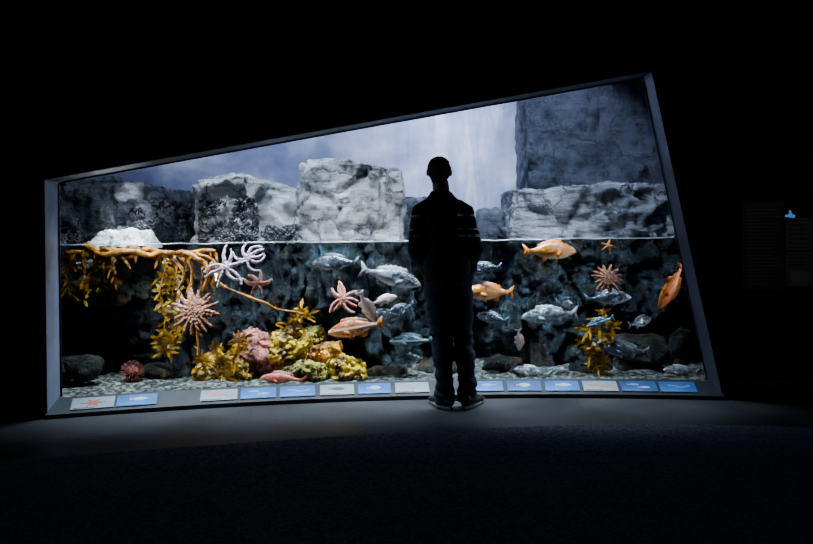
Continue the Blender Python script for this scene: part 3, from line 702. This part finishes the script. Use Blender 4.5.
sign(743, 203, 782, 290, 22, False, M_sg, 'tall dark text panel on the black wall right of the tank')
sign(786, 218, 810, 250, 7, False, M_sgl, 'upper small grey sign at the far right of the wall')
sign(786, 252, 810, 286, 4, True, M_sgl, 'lower small grey sign with a picture panel at the far right')
m, nt, out = newmat('blue_lamp_glow'); e = nd(nt, 'ShaderNodeEmission'); e.inputs[0].default_value = (.08,.3,.8,1); e.inputs[1].default_value = .6; L(nt, e.outputs[0], out.inputs[0])
X = at(790, 214, 4.98).x; lp = at(790, 214, Yf(X)-.03)
root = empty('indicator_lamp', lp, 'tiny blue glowing lamp above the small grey signs', 'lamp')
bm = bmesh.new(); box(bm, (-.04,0,-.035), (.04,.03,.035)); build('housing', bm, M_sg, root, smooth=False)
bm = bmesh.new(); plate(bm, [(-.035,-.02),(.03,-.028),(.036,-.01),(.012,.0),(.004,.026),(-.008,.024),(-.006,-.002),(-.035,-.006)], .008); build('lens', bm, m, root, smooth=False)

# ------------------------------------------------------------------ the person
M_skin = noise_mat('skin', (.13,.07,.05), (.17,.095,.066), 12, .55, .1)
M_hair = noise_mat('short_dark_hair', (.008,.006,.005), (.02,.015,.012), 60, .7, .8, stretch=(1,1,.3))
M_jean = noise_mat('dark_denim', (.008,.012,.028), (.026,.038,.08), 70, .9, .4)
M_shoe = noise_mat('dark_shoe_leather', (.012,.012,.014), (.025,.025,.028), 20, .5, .2)
M_sole = noise_mat('grey_rubber_sole', (.25,.25,.26), (.36,.36,.37), 20, .8, .1)
m, nt, out = newmat('black_striped_jacket'); tc = nd(nt, 'ShaderNodeTexCoord'); sep = nd(nt, 'ShaderNodeSeparateXYZ'); L(nt, tc.outputs['Object'], sep.inputs[0])
nz_ = nd(nt, 'ShaderNodeTexNoise'); nz_.inputs['Scale'].default_value = 22; L(nt, tc.outputs['Object'], nz_.inputs['Vector'])
def band(z0, z1): return mth(nt, 'MULTIPLY', mth(nt, 'GREATER_THAN', sep.outputs['Z'], z0), mth(nt, 'LESS_THAN', sep.outputs['Z'], z1))
f = mth(nt, 'ADD', mth(nt, 'ADD', band(1.345, 1.36), band(1.25, 1.262)), band(1.20, 1.22), True)
side_light = mth(nt, 'ADD', mth(nt, 'GREATER_THAN', sep.outputs['X'], .06), mth(nt, 'MULTIPLY', mth(nt, 'LESS_THAN', sep.outputs['X'], -.18), .35), True)  # stripes weighted brighter on the right, sleeve highlight put into the colour
brk = mth(nt, 'MULTIPLY', mth(nt, 'SUBTRACT', nz_.outputs['Fac'], .36), 6, True)
f = mth(nt, 'MULTIPLY', mth(nt, 'MULTIPLY', f, side_light), brk)
n = nd(nt, 'ShaderNodeTexNoise'); n.inputs['Scale'].default_value = 90; L(nt, tc.outputs['Object'], n.inputs['Vector'])
n2 = nd(nt, 'ShaderNodeTexNoise'); n2.inputs['Scale'].default_value = 9; n2.inputs['Detail'].default_value = 3; L(nt, tc.outputs['Object'], n2.inputs['Vector'])
b = nd(nt, 'ShaderNodeBsdfPrincipled'); b.inputs['Roughness'].default_value = .9; b.inputs['Specular IOR Level'].default_value = .2
L(nt, mixc(nt, f, mixc(nt, n.outputs['Fac'], (.006,.006,.008), (.014,.014,.018)), (.7,.7,.75)), b.inputs['Base Color'])
bp = nd(nt, 'ShaderNodeBump'); bp.inputs['Strength'].default_value = .6; bp.inputs['Distance'].default_value = .03; L(nt, n2.outputs['Fac'], bp.inputs['Height']); L(nt, bp.outputs[0], b.inputs['Normal']); L(nt, b.outputs[0], out.inputs[0]); M_jack = m
PY = 4.95
px0 = at(450, 405, PY)
P = empty('person', (px0.x, PY, 0), 'man seen from behind in striped black jacket and jeans, hands in pockets', 'person')
def cx(z): return -.052*max(0, min(1, (z-.85)/.8))
def torso(bm, add=0, z0=.84, z1=1.6):
    R = [(.84,.13,.10),(.9,.146,.12),(.97,.148,.12),(1.05,.142,.11),(1.15,.14,.106),(1.26,.147,.113),(1.34,.158,.114),(1.40,.155,.104),(1.445,.128,.09),(1.48,.09,.08),(1.52,.06,.064),(1.6,.058,.062)]
    R = [r for r in R if z0 <= r[0] <= z1]
    tube(bm, [(cx(z), .0+(.01 if z > 1.5 else 0), z) for z, a, b_ in R], [(a+add, b_+add) for z, a, b_ in R], 28)
EL = {-1: (-.23, -.03, 1.12), 1: (.192, -.03, 1.12)}
def arms(bm, add=0):
    for s in (-1, 1):
        c = cx(1.4); e = EL[s]; w = (s*.15, .15, .95)
        pts = [(c+s*.10, 0, 1.415), (c+s*.156, -.005, 1.385), (c+s*.174, -.015, 1.3), ((c+s*.18+e[0])/2, -.025, 1.2), e, ((e[0]+w[0])/2, .055, 1.035), w]
        rr = [.045, .048, .044, .04, .038, .035, .028]
        tube(bm, pts, [r+add for i, r in enumerate(rr)], 16)
def legs(bm, add=0, z1=.05):
    for s, kx, ax in ((-1, -.054, -.036), (1, .1, .122)):
        hx = s*.08
        pts = [(hx, 0, .93), (hx*.98, .005, .82), ((hx*1.3+kx)/2.3, .012, .66), (kx, .02, .49), ((kx+ax)/2-.004, -.014, .35), (ax, -.015, .2), (ax, -.01, z1)]
        rr = [.085, .085, .07, .054, .054, .042, .036]
        if add: rr = [.097, .096, .085, .069, .072, .061, .075]
        tube(bm, pts, rr, 18)
bm = bmesh.new(); torso(bm); arms(bm); legs(bm)
hx, hy = -.056, .022
ell(bm, (hx, hy, 1.688), (.076, .092, .086)); ell(bm, (hx, hy+.03, 1.635), (.062, .062, .065)); ell(bm, (hx, hy+.055, 1.605), (.03, .03, .025))
tube(bm, [(hx, hy+.08, 1.69), (hx, hy+.108, 1.655), (hx, hy+.085, 1.645)], [.008, .014, .01], 10)
tube(bm, [(hx-.035, hy+.078, 1.70), (hx, hy+.088, 1.703), (hx+.035, hy+.078, 1.70)], .01, 8, side=(0,0,1))
tube(bm, [(hx-.022, hy+.078, 1.622), (hx, hy+.088, 1.622), (hx+.022, hy+.078, 1.622)], [.005,.009,.005], 8, side=(0,0,1))
for s in (-1, 1): ell(bm, (hx+s*.082, hy-.002, 1.662), (.011, .018, .03), 14, Matrix.Rotation(s*.3, 4, 'Z'))
for s in (-1, 1):
    w = Vector((s*.15, .15, .95)); k = Vector((s*.125, .155, .87)); d = (k-w).normalized()
    tube(bm, [w, w.lerp(k, .5), k], [(.026,.02), (.038,.018), (.04,.015)], 14)
    for i, ln in enumerate((.07, .08, .076, .06)):
        o_ = k+Vector(((i-1.5)*.02, .0, 0)); tube(bm, [o_-d*.02, o_+d*ln*.5+Vector((0,.004,0)), o_+d*ln+Vector((0,-.012,0))], [.009,.0085,.007], 8)
    o_ = w.lerp(k, .35)+Vector((-s*.03, .01, 0)); tube(bm, [o_, o_+Vector((-s*.025,.018,-.03)), o_+Vector((-s*.03,.02,-.06))], [.012,.01,.008], 8)
o = build('body', bm, M_skin, P); remesh(o, .0075, 3)
for s in (-1, 1):
    bm = bmesh.new(); ell(bm, (hx+s*.031, hy+.082, 1.68), (.012,.01,.009), 12); build('eye', bm, M_pw, P)
bm = bmesh.new(); ell(bm, (hx, hy-.012, 1.69), (.082, .096, .086), 36); ell(bm, (hx, hy-.03, 1.65), (.075, .064, .062), 28); ell(bm, (hx, hy-.032, 1.605), (.058, .045, .04))
o = build('hair', bm, M_hair, P); remesh(o, .006, 3)
for v in o.data.vertices: v.co += v.normal*(noise.noise(v.co*70)*.006)
bm = bmesh.new(); torso(bm, .018, 0, 1.45); tube(bm, [(cx(.87),0,.875),(cx(.95),0,.95),(cx(1.05),0,1.06)], [(.16,.135),(.164,.135),(.156,.125)], 28); arms(bm, .018)
tube(bm, [(cx(1.5), .0, 1.40), (cx(1.5), .0, 1.45), (cx(1.55), .0, 1.49), (cx(1.55), .0, 1.53)], [(.16,.11), (.136,.1), (.096,.086), (.074,.076)], 24)
for s in (-1, 1): ell(bm, (cx(1.42)+s*.125, 0, 1.405), (.088,.068,.05), rot=Matrix.Rotation(s*.38, 4, 'Y'))
o = build('jacket', bm, M_jack, P); remesh(o, .0085, 6)
for v in o.data.vertices:
    q = v.co; a_ = noise.noise(Vector((q.x*9, q.y*9, q.z*14)))*.011+noise.noise(q*28)*.002; v.co = q+v.normal*a_
bm = bmesh.new(); tube(bm, [(0,0,.82),(0,0,.88),(0,0,.96),(0,0,1.04)], [(.155,.11),(.162,.128),(.155,.122),(.148,.115)], 26); legs(bm, 1, .035)
o = build('jeans', bm, M_jean, P); remesh(o, .0085, 4)
for v in o.data.vertices:
    q = v.co; k_ = 1 if q.z < .28 or .38 < q.z < .58 else .5
    v.co = q+v.normal*(noise.noise(Vector((q.x*8, q.y*8, q.z*24)))*.02*k_)
for s, ax, yw in ((-1, -.037, .42), (1, .135, -.5)):
    Mx = Matrix.Translation((ax, -.01, 0)) @ Matrix.Rotation(yw, 4, 'Z')
    bm = bmesh.new()
    tube(bm, [(0,-.09,.045),(0,-.065,.058),(0,.0,.06),(0,.07,.05),(0,.14,.038),(0,.19,.03),(0,.205,.028)], [(.028,.03),(.042,.05),(.046,.052),(.05,.04),(.054,.03),(.042,.02),(.018,.012)], 18)
    tube(bm, [(0,-.02,.05),(0,-.02,.1)], [(.045,.055),(.042,.05)], 18, side=(1,0,0))
    bmesh.ops.transform(bm, matrix=Mx, verts=bm.verts); o = build('shoe', bm, M_shoe, P); remesh(o, .006, 2)
    bm = bmesh.new(); n_ = 28; pts = []
    for i in range(n_):
        a_ = 2*PI*i/n_; y_ = .06+.16*math.sin(a_); wd = .047+.012*math.sin(a_)
        pts.append((math.cos(a_)*wd, y_))
    lo = [bm.verts.new(Mx @ Vector((x, y_, .0))) for x, y_ in pts]; hi = [bm.verts.new(Mx @ Vector((x*1.02, y_, .024))) for x, y_ in pts]
    bm.faces.new(lo[::-1]); bm.faces.new(hi)
    for i in range(n_): bm.faces.new((lo[i], lo[(i+1)%n_], hi[(i+1)%n_], hi[i]))
    so = build('sole', bm, M_sole, o)

# ------------------------------------------------------------------ lights
def aim(o, tgt): o.rotation_euler = (Vector(tgt)-o.location).to_track_quat('-Z', 'Y').to_euler()
def area(name, loc, tgt, w, h, power, col, spread=180):
    l = bpy.data.lights.new(name, 'AREA'); l.shape = 'RECTANGLE'; l.size = w; l.size_y = h; l.energy = power; l.color = col; l.spread = math.radians(spread)
    o = bpy.data.objects.new(name, l); C.objects.link(o); o.location = loc; aim(o, tgt); return o
def spot(name, loc, tgt, deg, power, col, rad=.05, blend=.6):
    l = bpy.data.lights.new(name, 'SPOT'); l.spot_size = math.radians(deg); l.spot_blend = blend; l.energy = power; l.color = col; l.shadow_soft_size = rad
    o = bpy.data.objects.new(name, l); C.objects.link(o); o.location = loc; aim(o, tgt); return o
area('tank_backdrop_light', (-.2, 7.3, 3.3), (-.2, 8.4, 1.9), 5, .3, 66, (.6,.7,1))
area('tank_front_light', (-.2, 5.85, 3.2), (-.2, 6.4, .6), 4.6, .3, 66, (.62,.78,1), 115)
for i, X in enumerate((-2.05, -1.3, -.5, .3, 1.1)):
    z = ztop(X)+.22
    area('tank_lamp', (X, Yg(X)+.14, z), (X, Yg(X)+.38, .45), .5, .1, 14+9*(z-1.6), (.84,.92,1), 75)
area('tank_side_fill', (XL-.25, Yg(XL)+.2, .75), (0, 5.75, .65), .1, .8, 4, (.8,.9,1), 90)  # unseen fill added to stand for light scattered in the water
area('tank_side_fill', (XR+.2, Yg(XR)+.2, .75), (0, 5.75, .65), .1, .8, 3, (.8,.9,1), 90)  # matching unseen fill added from the right
spot('rock_spot', (-2.1, 5.6, 3.3), at(250, 190, 6.2), 30, 290, (.8,.87,1))
spot('boulder_spot', (-1.2, 5.5, 3.3), at(350, 185, 6.2), 30, 260, (.8,.87,1))
spot('glare_spot', (-2.2, 5.6, 3.2), at(124, 248, 5.95), 17, 2000, (.9,.95,1), blend=.9)
spot('ledge_spot', (1.1, 5.8, 3.3), at(595, 212, 6.4), 42, 200, (.72,.82,1))
spot('cliff_spot', (1.2, 6.3, 3.3), at(575, 150, 7.3), 60, 120, (.62,.73,1))
spot('mist_spot', (.6, 6.8, 3.3), (.5, 8.4, 2.05), 74, 330, (.8,.87,1), blend=1)
spot('kelp_spot', (-1.6, 5.44, 2.9), at(190, 280, 5.64), 36, 170, (1,.88,.7))
spot('reef_spot', (-.6, 5.5, 3.3), at(310, 352, 5.8), 20, 230, (1,.92,.78))
spot('water_spot', (.9, 5.6, 3.3), at(545, 290, 6.0), 32, 200, (.6,.8,1))
spot('water_spot', (-.9, 5.6, 3.3), at(310, 285, 6.0), 26, 150, (.6,.8,1))
spot('floor_spill_spot', (.75, 6.0, 3.3), (.2, 4.45, 0), 62, 60, (.8,.88,1), rad=.12, blend=1)  # added spot, boosts the tank light spilling onto the floor
spot('sign_fill_spot', (2.3, 3.4, 3.5), (2.8, 5.0, 1.15), 24, 18, (1,.85,.7))  # unseen spot added so the wall signs show dimly
area('hall_fill', (0, 2.2, 3.55), (0, 3.2, 0), 4, .5, 3, (.7,.82,1))  # unseen weak fill added so the man's back and the carpet show
w = bpy.data.worlds.new('hall_dark'); w.use_nodes = True; w.node_tree.nodes['Background'].inputs[0].default_value = (.004,.005,.008,1); w.node_tree.nodes['Background'].inputs[1].default_value = 1
bpy.context.scene.world = w
# ------------------------------------------------------------------ camera
cam = bpy.data.cameras.new('camera'); co = bpy.data.objects.new('camera', cam); C.objects.link(co)
cam.sensor_fit = 'HORIZONTAL'; cam.sensor_width = 36; cam.lens = 36*F/813; cam.shift_y = -(272-HY)/813
co.matrix_world = Matrix.Translation((0,0,CAMZ)) @ Matrix.Rotation(PI/2, 4, 'X') @ Matrix.Rotation(-ROLL, 4, 'Z')
bpy.context.scene.camera = co
